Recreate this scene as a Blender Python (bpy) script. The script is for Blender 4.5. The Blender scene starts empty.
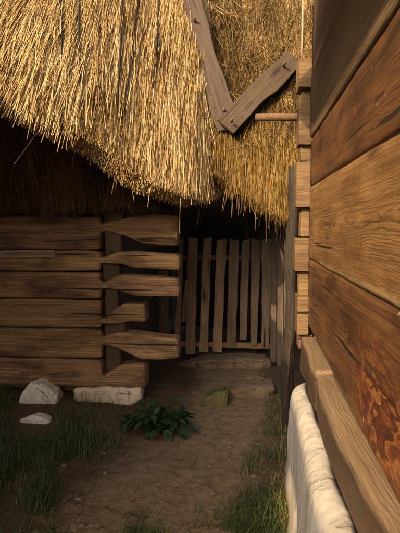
import bpy, bmesh, math, random
import numpy as np
from mathutils import Vector, noise as mnoise, Matrix

random.seed(7)
rng = np.random.default_rng(11)
sc = bpy.context.scene
col = sc.collection

# ------------------------------------------------------------------ camera, light, exposure
CAM = Vector((0.0, 0.0, 1.6))
F = 520.0                                   # focal length in pixels of the 400 x 533 picture
YAW, PITCH = math.atan(50 / 520.0), math.atan(34 / 520.0)
cam_data = bpy.data.cameras.new('camera')
cam_data.sensor_fit = 'VERTICAL'
cam_data.sensor_height = 36.0
cam_data.lens = 36.0 * F / 533.0
cam_data.clip_start, cam_data.clip_end = 0.05, 600.0
cam = bpy.data.objects.new('camera', cam_data)
col.objects.link(cam)
cam.location = CAM
cam.rotation_euler = (math.pi / 2 - PITCH, 0.0, YAW)
sc.camera = cam

SUN_EL, SUN_AZ = 26.0, 29.0                 # low warm sun, behind the viewer and to the left
e, a = math.radians(SUN_EL), math.radians(SUN_AZ)
SUN_DIR = Vector((-math.sin(a) * math.cos(e), -math.cos(a) * math.cos(e), math.sin(e)))
sun_data = bpy.data.lights.new('sun', 'SUN')
sun_data.energy = 3.0
sun_data.angle = math.radians(0.6)
sun_data.color = (1.0, 0.73, 0.44)
sun = bpy.data.objects.new('sun', sun_data)
col.objects.link(sun)
sun.rotation_euler = (-SUN_DIR).to_track_quat('-Z', 'Y').to_euler()
sun.location = (-6, -8, 8)

world = bpy.data.worlds.new('World')
sc.world = world
world.use_nodes = True
wn = world.node_tree
bg = wn.nodes['Background']
sky = wn.nodes.new('ShaderNodeTexSky')
sky.sky_type = 'NISHITA'
sky.sun_disc = False
sky.sun_elevation = math.radians(SUN_EL)
sky.sun_rotation = math.radians(180 + SUN_AZ)
sky.dust_density = 9.0
sky.air_density = 0.5
sky.ozone_density = 0.0
wn.links.new(sky.outputs[0], bg.inputs[0])
bg.inputs[1].default_value = 0.15

sc.view_settings.view_transform = 'Standard'
sc.view_settings.look = 'None'
sc.view_settings.exposure = 1.08
sc.view_settings.gamma = 1.0
sc.view_settings.use_curve_mapping = False

_R = cam.rotation_euler.to_matrix()


def P(px, py, d):
    """The world point at depth y = d seen at pixel (px, py) of the photograph."""
    v = _R @ Vector(((px - 200.0) / F, -(py - 266.5) / F, -1.0))
    return CAM + v * (d / v.y)


# ------------------------------------------------------------------ node helpers
class NT:
    def __init__(self, name):
        self.m = bpy.data.materials.new(name)
        self.m.use_nodes = True
        self.t = self.m.node_tree
        self.b = self.t.nodes['Principled BSDF']

    def n(self, kind, **kw):
        nd = self.t.nodes.new('ShaderNode' + kind)
        for k, v in kw.items():
            if k.startswith('i_'):
                nd.inputs[k[2:].replace('_', ' ')].default_value = v
            else:
                setattr(nd, k, v)
        return nd

    def l(self, o, i):
        self.t.links.new(o, i)

    def math(self, op, x, y=None, clamp=False):
        nd = self.n('Math', operation=op, use_clamp=clamp)
        for k, v in enumerate((x, y)):
            if v is None:
                continue
            if isinstance(v, (int, float)):
                nd.inputs[k].default_value = v
            else:
                self.l(v, nd.inputs[k])
        return nd.outputs[0]

    def mapping(self, vec, scale=(1, 1, 1), loc=(0, 0, 0), rot=(0, 0, 0)):
        nd = self.n('Mapping')
        nd.inputs['Scale'].default_value = scale
        nd.inputs['Location'].default_value = loc
        nd.inputs['Rotation'].default_value = rot
        self.l(vec, nd.inputs['Vector'])
        return nd.outputs[0]

    def noise(self, vec, scale=1.0, detail=3.0, rough=0.55, dist=0.0):
        nd = self.n('TexNoise')
        nd.inputs['Scale'].default_value = scale
        nd.inputs['Detail'].default_value = detail
        nd.inputs['Roughness'].default_value = rough
        nd.inputs['Distortion'].default_value = dist
        self.l(vec, nd.inputs['Vector'])
        return nd.outputs[0]

    def ramp(self, fac, stops, interp='LINEAR'):
        nd = self.n('ValToRGB')
        cr = nd.color_ramp
        cr.interpolation = interp
        while len(cr.elements) < len(stops):
            cr.elements.new(0.5)
        for el, (p, c) in zip(cr.elements, stops):
            el.position = p
            el.color = (c, c, c, 1) if isinstance(c, (int, float)) else (*c, 1)
        self.l(fac, nd.inputs[0])
        return nd.outputs[0]

    def mix(self, fac, x, y, blend='MIX'):
        nd = self.n('Mix', data_type='RGBA', blend_type=blend)
        if isinstance(fac, (int, float)):
            nd.inputs[0].default_value = fac
        else:
            self.l(fac, nd.inputs[0])
        for k, v in ((6, x), (7, y)):
            if isinstance(v, tuple):
                nd.inputs[k].default_value = (*v, 1)
            else:
                self.l(v, nd.inputs[k])
        return nd.outputs[2]

    def finish(self, color, height=None, strength=0.4, dist=0.01, rough=0.75, spec=0.3):
        self.l(color, self.b.inputs['Base Color'])
        if isinstance(rough, (int, float)):
            self.b.inputs['Roughness'].default_value = rough
        else:
            self.l(rough, self.b.inputs['Roughness'])
        self.b.inputs['Specular IOR Level'].default_value = spec
        if height is not None:
            bp = self.n('Bump')
            bp.inputs['Strength'].default_value = strength
            bp.inputs['Distance'].default_value = dist
            self.l(height, bp.inputs['Height'])
            self.l(bp.outputs[0], self.b.inputs['Normal'])
        return self.m


def wood(name, axis, dark, mid, light, ring=0.013, depth=0.12, wob=0.05, contrast=0.6,
         stain=(0.05, 0.03, 0.018), stain_amt=0.5, rough=0.72, spec=0.3, bump=0.5, specks=0.0, peel=None, pale_edge=None, relief=0.3, pale_edge_side=1.0):
    """Hewn timber: growth rings round an axis that wanders behind the face, fibres, checks and stains."""
    k = NT(name)
    tc = k.n('TexCoord')
    oi = k.n('ObjectInfo')
    sep = k.n('SeparateXYZ')
    k.l(tc.outputs['Object'], sep.inputs[0])
    order = {'x': (0, 1, 2), 'y': (1, 0, 2), 'z': (2, 0, 1)}[axis]
    L = k.math('ADD', sep.outputs[order[0]], k.math('MULTIPLY', oi.outputs['Random'], 37.0))
    A, B = sep.outputs[order[1]], sep.outputs[order[2]]
    cmb = k.n('CombineXYZ')
    for i, s in enumerate((L, A, B)):
        k.l(s, cmb.inputs[i])
    v = cmb.outputs[0]
    w1 = k.noise(k.mapping(v, (0.9, 3.0, 3.0)), 1.0, 2.0)
    w2 = k.noise(k.mapping(v, (0.8, 3.0, 3.0), (5.2, 1.3, 7.7)), 1.0, 2.0)
    w3 = k.noise(k.mapping(v, (3.0, 22.0, 22.0), (9.2, 1.3, 2.7)), 1.0, 3.0)
    da = k.math('MULTIPLY', k.math('SUBTRACT', w1, 0.5), wob * 4)
    db = k.math('MULTIPLY', k.math('SUBTRACT', w2, 0.5), wob * 2)
    a2 = k.math('ADD', k.math('ADD', A, da), depth)
    b2 = k.math('ADD', B, db)
    r = k.math('SQRT', k.math('ADD', k.math('MULTIPLY', a2, a2), k.math('MULTIPLY', b2, b2)))
    r = k.math('ADD', r, k.math('MULTIPLY', w3, 0.02))
    ph = k.math('FRACT', k.math('MULTIPLY', r, 1.0 / ring))
    late = k.ramp(ph, [(0.0, 0.1), (0.5, 0.35), (0.8, 1.0), (0.88, 1.0), (1.0, 0.1)])
    patch = k.noise(k.mapping(v, (1.5, 6.0, 6.0), (7, 2, 9)), 1.0, 3.0)
    late = k.math('MULTIPLY', late, k.ramp(patch, [(0.35, 0.12), (0.55, 1.0)]))
    fib = k.noise(k.mapping(v, (2.0, 210.0, 210.0)), 1.0, 3.0, 0.65)
    big = k.noise(k.mapping(v, (1.1, 5.0, 5.0), (3, 3, 3)), 1.0, 4.0, 0.6)
    st = k.noise(k.mapping(v, (2.2, 7.0, 7.0), (13, 5, 1)), 1.0, 5.0, 0.65)
    chk = k.noise(k.mapping(v, (1.6, 55.0, 55.0), (1, 8, 4)), 1.0, 2.0, 0.5)
    base = k.mix(k.ramp(big, [(0.3, 0.0), (0.7, 1.0)]), mid, light)
    c = k.mix(k.math('MULTIPLY', late, contrast), base, dark)
    c = k.mix(k.ramp(fib, [(0.35, 0.6), (0.62, 0.0)]), c, dark)
    strk = k.noise(k.mapping(v, (0.8, 48.0, 48.0), (2, 9, 4)), 1.0, 5.0, 0.7)
    c = k.mix(k.ramp(strk, [(0.36, 0.45), (0.52, 0.0)]), c, dark)
    c = k.mix(k.ramp(strk, [(0.55, 0.0), (0.72, 0.5)]), c, light)
    c = k.mix(k.math('MULTIPLY', k.ramp(st, [(0.48, 0.0), (0.68, 1.0)]), stain_amt), c, stain)
    tone = k.math('ADD', 0.78, k.math('MULTIPLY', k.math('FRACT', k.math('MULTIPLY', oi.outputs['Random'], 7.31)), 0.4))
    hsv = k.n('HueSaturation')
    k.l(tone, hsv.inputs['Value'])
    k.l(k.math('ADD', 0.496, k.math('MULTIPLY', k.math('FRACT', k.math('MULTIPLY', oi.outputs['Random'], 3.7)), 0.012)), hsv.inputs['Hue'])
    k.l(c, hsv.inputs['Color'])
    c = hsv.outputs[0]
    vor = k.n('TexVoronoi')
    k.l(k.mapping(v, (1.1, 4.2, 4.2), (0.4, 0.2, 0.7)), vor.inputs['Vector'])
    vor.inputs['Scale'].default_value = 1.0
    kd = k.math('ADD', vor.outputs['Distance'], k.math('MULTIPLY', k.math('SUBTRACT', w3, 0.5), 0.10))
    knot = k.ramp(kd, [(0.035, 1.0), (0.075, 0.55), (0.13, 0.0)])
    c = k.mix(k.math('MULTIPLY', knot, 0.8), c, (dark[0] * .55, dark[1] * .5, dark[2] * .5))
    chk2 = k.noise(k.mapping(v, (0.5, 26.0, 26.0), (6, 3, 2)), 1.0, 2.0, 0.5)
    crack = k.math('MAXIMUM', k.ramp(chk, [(0.24, 1.0), (0.30, 0.0)]), k.ramp(chk2, [(0.29, 1.0), (0.315, 0.0)]))
    c = k.mix(crack, c, (0.015, 0.009, 0.005))
    h = k.math('ADD', k.math('MULTIPLY', late, relief), k.math('MULTIPLY', fib, 0.55))
    h = k.math('SUBTRACT', h, k.math('MULTIPLY', crack, 1.2))
    h = k.math('ADD', h, k.math('MULTIPLY', big, 1.5))
    if pale_edge:                                  # paler band along one edge of the timber
        sw = k.math('ADD', k.math('MULTIPLY', B, pale_edge_side), k.math('MULTIPLY', k.math('SUBTRACT', big, 0.5), pale_edge[1] * 2.8))
        sw = k.ramp(k.math('MULTIPLY', k.math('SUBTRACT', sw, pale_edge[0] - 0.02), 1.0 / (pale_edge[1] + 0.02)), [(0.45, 0.8), (1.0, 0.0)])
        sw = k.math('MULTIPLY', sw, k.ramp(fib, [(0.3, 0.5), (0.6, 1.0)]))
        c = k.mix(sw, c, pale_edge[2])
    if peel:                                 # burnt and flaked patch with orange inner wood
        pc, prad, pcol = peel
        d = k.n('VectorMath', operation='DISTANCE')
        k.l(k.mapping(tc.outputs['Object'], (3.0, 1.0, 1.6)), d.inputs[0])
        d.inputs[1].default_value = (pc[0] * 3.0, pc[1], pc[2] * 1.6)
        pn = k.noise(k.mapping(v, (2.6, 6.5, 6.5), (2, 2, 6)), 1.0, 4.0, 0.6, 0.4)
        near = k.ramp(k.math('ADD', d.outputs['Value'], k.math('MULTIPLY', k.math('SUBTRACT', big, 0.5), prad * 2.4)), [(prad * 0.45, 0.9), (prad * 1.3, 0.0)])
        band = k.math('FRACT', k.math('MULTIPLY', pn, 7.0))
        bcol = k.ramp(band, [(0.0, (0.045, 0.013, 0.007)), (0.45, (0.13, 0.035, 0.014)), (0.68, (0.2, 0.065, 0.02)), (0.76, pcol), (0.86, (pcol[0] * .8, pcol[1] * 0.7, pcol[2] * .6)), (0.92, (0.1, 0.03, 0.012)), (1.0, (0.045, 0.013, 0.007))])
        c = k.mix(near, c, bcol)
        h = k.math('ADD', h, k.math('MULTIPLY', k.math('MULTIPLY', near, k.ramp(band, [(0.3, 0.0), (0.6, 1.0)])), 1.6))
    if specks:
        sp = k.noise(k.mapping(v, (30.0, 40.0, 40.0), (4, 1, 1)), 1.0, 1.0)
        c = k.mix(k.math('MULTIPLY', k.ramp(sp, [(0.76, 0.0), (0.79, 1.0)]), specks), c, (0.6, 0.5, 0.36))
    return k.finish(c, h, bump, 0.006, rough, spec)


def straw_mat(name, dark, mid, light, rough=0.65, spec=0.2):
    k = NT(name)
    at = k.n('Attribute', attribute_name='tint')
    tc = k.n('TexCoord')
    nz = k.noise(k.mapping(tc.outputs['Object'], (5, 5, 2)), 1.0, 3.0)
    fn = k.noise(tc.outputs['Object'], 90.0, 2.0)
    f = k.math('ADD', at.outputs['Fac'], k.math('MULTIPLY', k.math('SUBTRACT', nz, 0.5), 0.7))
    f = k.math('ADD', f, k.math('MULTIPLY', k.math('SUBTRACT', fn, 0.5), 0.35))
    c = k.ramp(f, [(0.0, dark), (0.45, mid), (0.95, light)])
    k.finish(c, None, rough=rough, spec=spec)
    tr = k.n('BsdfTranslucent')
    k.l(c, tr.inputs['Color'])
    mx = k.n('MixShader')
    mx.inputs[0].default_value = 0.3
    k.l(k.b.outputs[0], mx.inputs[1])
    k.l(tr.outputs[0], mx.inputs[2])
    k.l(mx.outputs[0], k.t.nodes['Material Output'].inputs['Surface'])
    return k.m


def thatch_base_mat(name, c1, c2):
    k = NT(name)
    tc = k.n('TexCoord')
    n1 = k.noise(k.mapping(tc.outputs['Object'], (120, 120, 6)), 1.0, 3.0)
    n2 = k.noise(tc.outputs['Object'], 3.0, 4.0)
    c = k.mix(k.ramp(k.math('ADD', k.math('MULTIPLY', n1, 0.7), k.math('MULTIPLY', n2, 0.3)), [(0.35, 0.0), (0.65, 1.0)]), c1, c2)
    return k.finish(c, n1, 0.9, 0.02, 0.9, 0.1)


M = {}
M['logs'] = wood('weathered_log_wood', 'x', (0.085, 0.040, 0.016), (0.33, 0.185, 0.080), (0.46, 0.285, 0.14), ring=0.018, depth=0.1, wob=0.04, contrast=0.75,
                 stain=(0.07, 0.035, 0.017), stain_amt=1.0, bump=0.6)
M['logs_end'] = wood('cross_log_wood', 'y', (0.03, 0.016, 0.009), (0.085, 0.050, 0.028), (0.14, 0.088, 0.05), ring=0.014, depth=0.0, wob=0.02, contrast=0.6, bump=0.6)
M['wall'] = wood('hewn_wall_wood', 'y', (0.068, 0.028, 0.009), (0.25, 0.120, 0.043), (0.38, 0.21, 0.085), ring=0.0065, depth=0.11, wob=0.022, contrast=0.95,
                 stain=(0.085, 0.034, 0.011), stain_amt=0.75, rough=0.52, spec=0.4, bump=0.4, specks=0.35, pale_edge=(-0.236, 0.045, (0.62, 0.44, 0.22)), relief=0.16)
WR = dict(ring=0.0065, depth=0.11, wob=0.026, contrast=0.95, stain=(0.035, 0.013, 0.006), stain_amt=0.95, rough=0.5, spec=0.4, bump=0.4, specks=0.35, relief=0.16)
M['wall_red'] = wood('red_brown_wall_wood', 'y', (0.040, 0.015, 0.006), (0.17, 0.068, 0.021), (0.28, 0.13, 0.046), **WR)
M['wall_burnt'] = wood('scorched_wall_wood', 'y', (0.042, 0.016, 0.007), (0.155, 0.062, 0.022), (0.25, 0.118, 0.045), peel=((-0.02, -0.05, -0.11), 0.34, (0.27, 0.115, 0.032)), **WR)
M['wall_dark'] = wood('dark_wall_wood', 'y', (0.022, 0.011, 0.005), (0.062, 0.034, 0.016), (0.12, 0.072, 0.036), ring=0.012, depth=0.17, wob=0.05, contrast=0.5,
                      stain=(0.03, 0.017, 0.01), stain_amt=0.8, rough=0.7, bump=0.6, pale_edge=(-0.215, 0.05, (0.26, 0.18, 0.10)))
M['fresh_end'] = wood('pale_cut_wood', 'x', (0.07, 0.036, 0.014), (0.215, 0.13, 0.055), (0.31, 0.20, 0.095), ring=0.008, depth=0.05, wob=0.03, contrast=0.6, stain=(0.09, 0.045, 0.02), stain_amt=0.7, bump=0.6)
M['sill'] = wood('grey_sill_wood', 'y', (0.022, 0.011, 0.005), (0.065, 0.037, 0.017), (0.115, 0.068, 0.033), relief=0.3, pale_edge=(-0.105, 0.035, (0.27, 0.185, 0.10)), pale_edge_side=-1.0, ring=0.01, depth=0.08, wob=0.04, contrast=0.5, stain=(0.11, 0.07, 0.04), stain_amt=0.5, rough=0.6, spec=0.4, bump=0.7)
M['picket'] = wood('picket_wood', 'z', (0.16, 0.095, 0.05), (0.48, 0.32, 0.18), (0.58, 0.41, 0.25), ring=0.012, depth=0.05, wob=0.03, contrast=0.5, stain=(0.06, 0.04, 0.026), bump=0.5)
M['picket_grey'] = wood('grey_picket_wood', 'z', (0.10, 0.068, 0.04), (0.30, 0.21, 0.13), (0.39, 0.285, 0.185), ring=0.012, depth=0.05, wob=0.03, contrast=0.5, stain=(0.05, 0.035, 0.025), bump=0.5)
M['rail'] = wood('rail_wood', 'x', (0.14, 0.07, 0.03), (0.33, 0.18, 0.085), (0.42, 0.245, 0.125), ring=0.012, contrast=0.4, bump=0.4)
M['rafter'] = wood('grey_rafter_wood', 'z', (0.026, 0.016, 0.009), (0.072, 0.045, 0.024), (0.11, 0.070, 0.039), ring=0.02, depth=0.06, wob=0.04, contrast=0.45, stain=(0.05, 0.035, 0.024), stain_amt=0.5, bump=0.7)
M['bark'] = wood('bark_wood', 'z', (0.012, 0.009, 0.006), (0.038, 0.028, 0.018), (0.075, 0.056, 0.036), ring=0.012, depth=0.0, wob=0.05, contrast=0.7, stain=(0.03, 0.025, 0.016), stain_amt=0.8, bump=1.0)
M['straw'] = straw_mat('golden_straw', (0.11, 0.046, 0.012), (0.57, 0.365, 0.128), (0.84, 0.66, 0.335))
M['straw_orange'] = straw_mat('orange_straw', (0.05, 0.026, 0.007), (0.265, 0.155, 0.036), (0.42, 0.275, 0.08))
M['straw_dull'] = straw_mat('dull_straw', (0.036, 0.02, 0.007), (0.145, 0.088, 0.027), (0.36, 0.24, 0.09))
M['straw_shaded'] = straw_mat('shaded_brown_straw', (0.03, 0.016, 0.007), (0.12, 0.068, 0.03), (0.22, 0.14, 0.07), rough=0.8, spec=0.15)
M['near_black'] = wood('near_black_wood', 'x', (0.008, 0.006, 0.004), (0.02, 0.014, 0.009), (0.03, 0.021, 0.014), bump=0.4)
M['plank_grey'] = wood('weathered_plank_wood', 'z', (0.05, 0.036, 0.023), (0.135, 0.098, 0.065), (0.185, 0.14, 0.098), ring=0.012, depth=0.05, wob=0.03, contrast=0.5, stain=(0.05, 0.035, 0.025), bump=0.5)
M['thatch'] = thatch_base_mat('thatch_bed', (0.26, 0.155, 0.06), (0.48, 0.31, 0.13))
M['thatch_dark'] = thatch_base_mat('dark_thatch_bed', (0.03, 0.018, 0.009), (0.09, 0.055, 0.026))


def plaster():
    k = NT('limewashed_plaster')
    tc = k.n('TexCoord')
    o = tc.outputs['Object']
    n1 = k.noise(o, 4.0, 5.0, 0.6)
    n2 = k.noise(o, 40.0, 4.0, 0.6)
    n3 = k.noise(k.mapping(o, (1, 1, 3)), 9.0, 5.0, 0.7)
    c = k.mix(k.ramp(n1, [(0.35, 0.0), (0.65, 1.0)]), (0.40, 0.36, 0.29), (0.50, 0.455, 0.38))
    c = k.mix(k.math('MULTIPLY', k.ramp(n3, [(0.52, 0.0), (0.72, 1.0)]), 0.6), c, (0.24, 0.185, 0.125))
    vo = k.n('TexVoronoi', feature='SMOOTH_F1')
    k.l(k.mapping(o, (4, 4, 3)), vo.inputs['Vector'])
    fl = k.ramp(k.noise(k.mapping(o, (1.0, 5.0, 7.0), (3, 1, 2)), 1.0, 4.0, 0.6), [(0.50, 1.0), (0.515, 0.0)])
    fl2 = k.ramp(k.noise(k.mapping(o, (1.0, 9.0, 11.0), (8, 4, 2)), 1.0, 4.0, 0.6), [(0.34, 1.0), (0.36, 0.0)])
    c = k.mix(k.math('MULTIPLY', fl, 0.28), c, (0.33, 0.29, 0.22))
    c = k.mix(k.math('MULTIPLY', fl2, 0.5), c, (0.27, 0.21, 0.145))
    sp = k.n('SeparateXYZ')
    k.l(o, sp.inputs[0])
    mud = k.ramp(k.math('ADD', k.math('ADD', sp.outputs[2], 0.30), k.math('MULTIPLY', k.math('SUBTRACT', n3, 0.5), 0.4)), [(0.0, 0.75), (0.22, 0.0)])
    c = k.mix(mud, c, (0.20, 0.145, 0.09))
    n1 = k.math('SUBTRACT', n1, k.math('MULTIPLY', k.math('ADD', fl, fl2), 0.7))
    hh = k.math('ADD', k.math('ADD', n1, k.math('MULTIPLY', n2, 0.35)), k.math('MULTIPLY', k.ramp(vo.outputs['Distance'], [(0.2, 0.0), (0.5, 1.0)]), 0.5))
    return k.finish(c, hh, 0.5, 0.010, 0.9, 0.15)


def stone(name, c1, c2, c3):
    k = NT(name)
    tc = k.n('TexCoord')
    o = tc.outputs['Object']
    n1 = k.noise(o, 6.0, 6.0, 0.65)
    n2 = k.noise(o, 45.0, 4.0, 0.6)
    n3 = k.noise(k.mapping(o, (14, 14, 3), (3, 1, 1)), 1.0, 4.0, 0.6)
    c = k.mix(k.ramp(n1, [(0.35, 0.0), (0.65, 1.0)]), c1, c2)
    c = k.mix(k.ramp(n3, [(0.55, 0.0), (0.68, 0.8)]), c, c3)
    return k.finish(c, k.math('ADD', n1, k.math('MULTIPLY', n2, 0.3)), 0.7, 0.02, 0.85, 0.2)


def soil():
    k = NT('trodden_earth')
    tc = k.n('TexCoord')
    o = tc.outputs['Object']
    n1 = k.noise(o, 1.6, 5.0, 0.6)
    n2 = k.noise(o, 14.0, 6.0, 0.7)
    n3 = k.noise(o, 90.0, 3.0, 0.7)
    at = k.n('Attribute', attribute_name='tint')
    pm = k.ramp(k.math('ADD', at.outputs['Fac'], k.math('MULTIPLY', k.math('SUBTRACT', n2, 0.5), 0.6)), [(0.3, 0.0), (0.75, 1.0)])
    c0 = k.mix(k.ramp(n1, [(0.35, 0.0), (0.65, 1.0)]), (0.085, 0.054, 0.029), (0.13, 0.086, 0.047))
    c = k.mix(pm, c0, (0.235, 0.165, 0.096))
    c = k.mix(k.ramp(n2, [(0.35, 0.5), (0.6, 0.0)]), c, (0.07, 0.042, 0.023))
    c = k.mix(k.ramp(n3, [(0.66, 0.0), (0.74, 0.5)]), c, (0.22, 0.16, 0.10))
    h = k.math('ADD', n2, k.math('MULTIPLY', n3, 0.35))
    return k.finish(c, h, 0.9, 0.03, 0.95, 0.1)


def leaf_mat(name, c1, c2, c3):
    k = NT(name)
    at = k.n('Attribute', attribute_name='tint')
    c = k.ramp(at.outputs['Fac'], [(0.0, c1), (0.6, c2), (1.0, c3)])
    return k.finish(c, None, rough=0.55, spec=0.35)


M['plaster'] = plaster()
M['stone_white'] = stone('pale_fieldstone', (0.60, 0.54, 0.43), (0.74, 0.69, 0.58), (0.42, 0.36, 0.26))
M['stone_block'] = stone('cracked_pale_stone', (0.48, 0.38, 0.27), (0.64, 0.54, 0.41), (0.2, 0.14, 0.085))
M['stone_moss'] = stone('mossy_stone', (0.075, 0.062, 0.03), (0.135, 0.12, 0.048), (0.06, 0.045, 0.028))
M['stone_flat'] = stone('brown_stone', (0.13, 0.09, 0.055), (0.2, 0.145, 0.09), (0.06, 0.04, 0.025))
M['soil'] = soil()
M['grass'] = leaf_mat('grass_blades', (0.02, 0.034, 0.007), (0.05, 0.078, 0.015), (0.20, 0.165, 0.055))
M['leaf'] = leaf_mat('broad_leaves', (0.009, 0.024, 0.007), (0.02, 0.048, 0.012), (0.045, 0.08, 0.022))


# ------------------------------------------------------------------ object helpers
def empty(name, loc, label, cat, group=None):
    o = bpy.data.objects.new(name, None)
    col.objects.link(o)
    o.location = loc
    o.empty_display_size = 0.2
    o['label'] = label
    o['category'] = cat
    if group:
        o['group'] = group
    return o


def tag(o, label=None, cat=None, group=None, kind=None):
    for k, v in (('label', label), ('category', cat), ('group', group), ('kind', kind)):
        if v:
            o[k] = v
    return o


def link(name, verts, faces, mat, parent=None, origin=None, smooth=False, tint=None):
    """One mesh object from world-space vertices; its origin (world) is given or the centre of its box."""
    V = np.asarray(verts, dtype=np.float64).reshape(-1, 3)
    if origin is None:
        origin = (V.min(0) + V.max(0)) / 2
    origin = np.asarray(origin, dtype=np.float64)
    me = bpy.data.meshes.new(name)
    Vl = V - origin
    if isinstance(faces, np.ndarray):
        nf, w = faces.shape
        me.vertices.add(len(Vl))
        me.vertices.foreach_set('co', Vl.astype(np.float32).ravel())
        me.loops.add(nf * w)
        me.loops.foreach_set('vertex_index', faces.astype(np.int32).ravel())
        me.polygons.add(nf)
        me.polygons.foreach_set('loop_start', np.arange(0, nf * w, w, dtype=np.int32))
        me.polygons.foreach_set('loop_total', np.full(nf, w, dtype=np.int32))
        me.update(calc_edges=True)
    else:
        me.from_pydata([tuple(v) for v in Vl], [], faces)
        me.update()
    me.materials.append(mat)
    if smooth:
        me.polygons.foreach_set('use_smooth', np.ones(len(me.polygons), dtype=bool))
    if tint is not None:
        at = me.attributes.new('tint', 'FLOAT', 'POINT')
        at.data.foreach_set('value', np.asarray(tint, dtype=np.float32))
    o = bpy.data.objects.new(name, me)
    col.objects.link(o)
    if parent is not None:
        o.parent = parent
        o.location = Vector(origin) - parent.location
    else:
        o.location = Vector(origin)
    return o


def bevel(o, w, seg=2, angle=35):
    md = o.modifiers.new('edge_wear', 'BEVEL')
    md.width = w
    md.segments = seg
    md.limit_method = 'ANGLE'
    md.angle_limit = math.radians(angle)
    md.use_clamp_overlap = True
    return o


def nz(p, s, seed=0.0):
    return mnoise.noise(Vector((p[0] * s + seed * 17.3, p[1] * s + seed * 5.1, p[2] * s - seed * 9.7)))


def loft(rings, close_ends=True):
    n = len(rings[0])
    verts = [tuple(p) for r in rings for p in r]
    faces = []
    for i in range(len(rings) - 1):
        for j in range(n):
            k = (j + 1) % n
            faces.append((i * n + j, i * n + k, (i + 1) * n + k, (i + 1) * n + j))
    if close_ends:
        faces.append(tuple(reversed(range(n))))
        faces.append(tuple((len(rings) - 1) * n + j for j in range(n)))
    return verts, faces


def fix_normals(o):
    bm = bmesh.new()
    bm.from_mesh(o.data)
    bmesh.ops.recalc_face_normals(bm, faces=bm.faces)
    bm.to_mesh(o.data)
    bm.free()
    return o


def box(name, lo, hi, mat, parent=None, rough=0.004, step=0.25, bev=0.012, axis=None, seed=1.0):
    """A hewn timber: a box swept along its longest side, its section wandering a little."""
    lo, hi = Vector(lo), Vector(hi)
    size = hi - lo
    ax = axis if axis is not None else max(range(3), key=lambda i: size[i])
    o1, o2 = [i for i in range(3) if i != ax]
    n = max(2, int(size[ax] / step) + 1)
    rings = []
    for i in range(n + 1):
        t = lo[ax] + size[ax] * i / n
        ring = []
        for (s1, s2) in ((0, 0), (1, 0), (1, 1), (0, 1)):
            p = [0, 0, 0]
            p[ax] = t
            p[o1] = (lo, hi)[s1][o1]
            p[o2] = (lo, hi)[s2][o2]
            q = list(p)
            q[o1] += rough * 2 * nz(p, 2.3, seed + s1 * 3)
            q[o2] += rough * 2 * nz(p, 2.1, seed + 7 + s2 * 3)
            ring.append(q)
        rings.append(ring)
    v, f = loft(rings)
    o = fix_normals(link(name, v, f, mat, parent))
    if bev:
        bevel(o, bev)
    return o


def bar(name, p0, p1, w0, w1, th, mat, parent=None, face=Vector((0, -1, 0)), jit=0.004, n=8, bev=0.006, seed=0.0, slant=0.0):
    """A board or pole from p0 to p1: w0 and w1 wide, th thick along `face`; local z runs along it."""
    p0, p1 = Vector(p0), Vector(p1)
    d = (p1 - p0)
    L = d.length
    d.normalize()
    side = d.cross(face).normalized()
    nrm = side.cross(d).normalized()
    rings = []
    for i in range(n + 1):
        t = i / n
        c = p0 + d * (L * t)
        w = w0 + (w1 - w0) * t
        r = []
        for (a_, b_) in ((-1, -1), (1, -1), (1, 1), (-1, 1)):
            q = c + side * (a_ * w / 2) + nrm * (b_ * th / 2)
            if i == n:
                q = q + d * (slant * a_)
            q = q + side * (jit * 2 * nz(q, 3.0, seed + a_)) + nrm * (jit * nz(q, 3.0, seed + 4 + b_))
            r.append(q)
        rings.append(r)
    v, f = loft(rings)
    o = link(name, v, f, mat, parent)
    fix_normals(o)
    # turn the local axes so that z runs along the board
    mid = (p0 + p1) / 2
    R = Matrix((side, nrm, d)).transposed().to_4x4()
    off = Vector(parent.location) if parent is not None else Vector((0, 0, 0))
    org = o.location + off
    inv = (Matrix.Translation(mid) @ R).inverted()
    o.data.transform(inv @ Matrix.Translation(org))
    o.matrix_basis = Matrix.Translation(mid - off) @ R
    if bev:
        bevel(o, bev)
    return o


def tube(name, pts, radii, mat, parent=None, n=10, rough=0.0, smooth=True, seed=0.0):
    pts = [Vector(p) for p in pts]
    rings = []
    for i, p in enumerate(pts):
        d = (pts[min(i + 1, len(pts) - 1)] - pts[max(i - 1, 0)]).normalized()
        ref = Vector((0, 1, 0)) if abs(d.y) < 0.8 else Vector((1, 0, 0))
        u = d.cross(ref).normalized()
        w = u.cross(d)
        r = []
        for j in range(n):
            an = 2 * math.pi * j / n
            q = p + (u * math.cos(an) + w * math.sin(an)) * radii[i]
            if rough:
                q += (q - p) * rough * nz(q, 9.0, seed)
            r.append(q)
        rings.append(r)
    v, f = loft(rings)
    return fix_normals(link(name, v, f, mat, parent, smooth=smooth))


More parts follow.
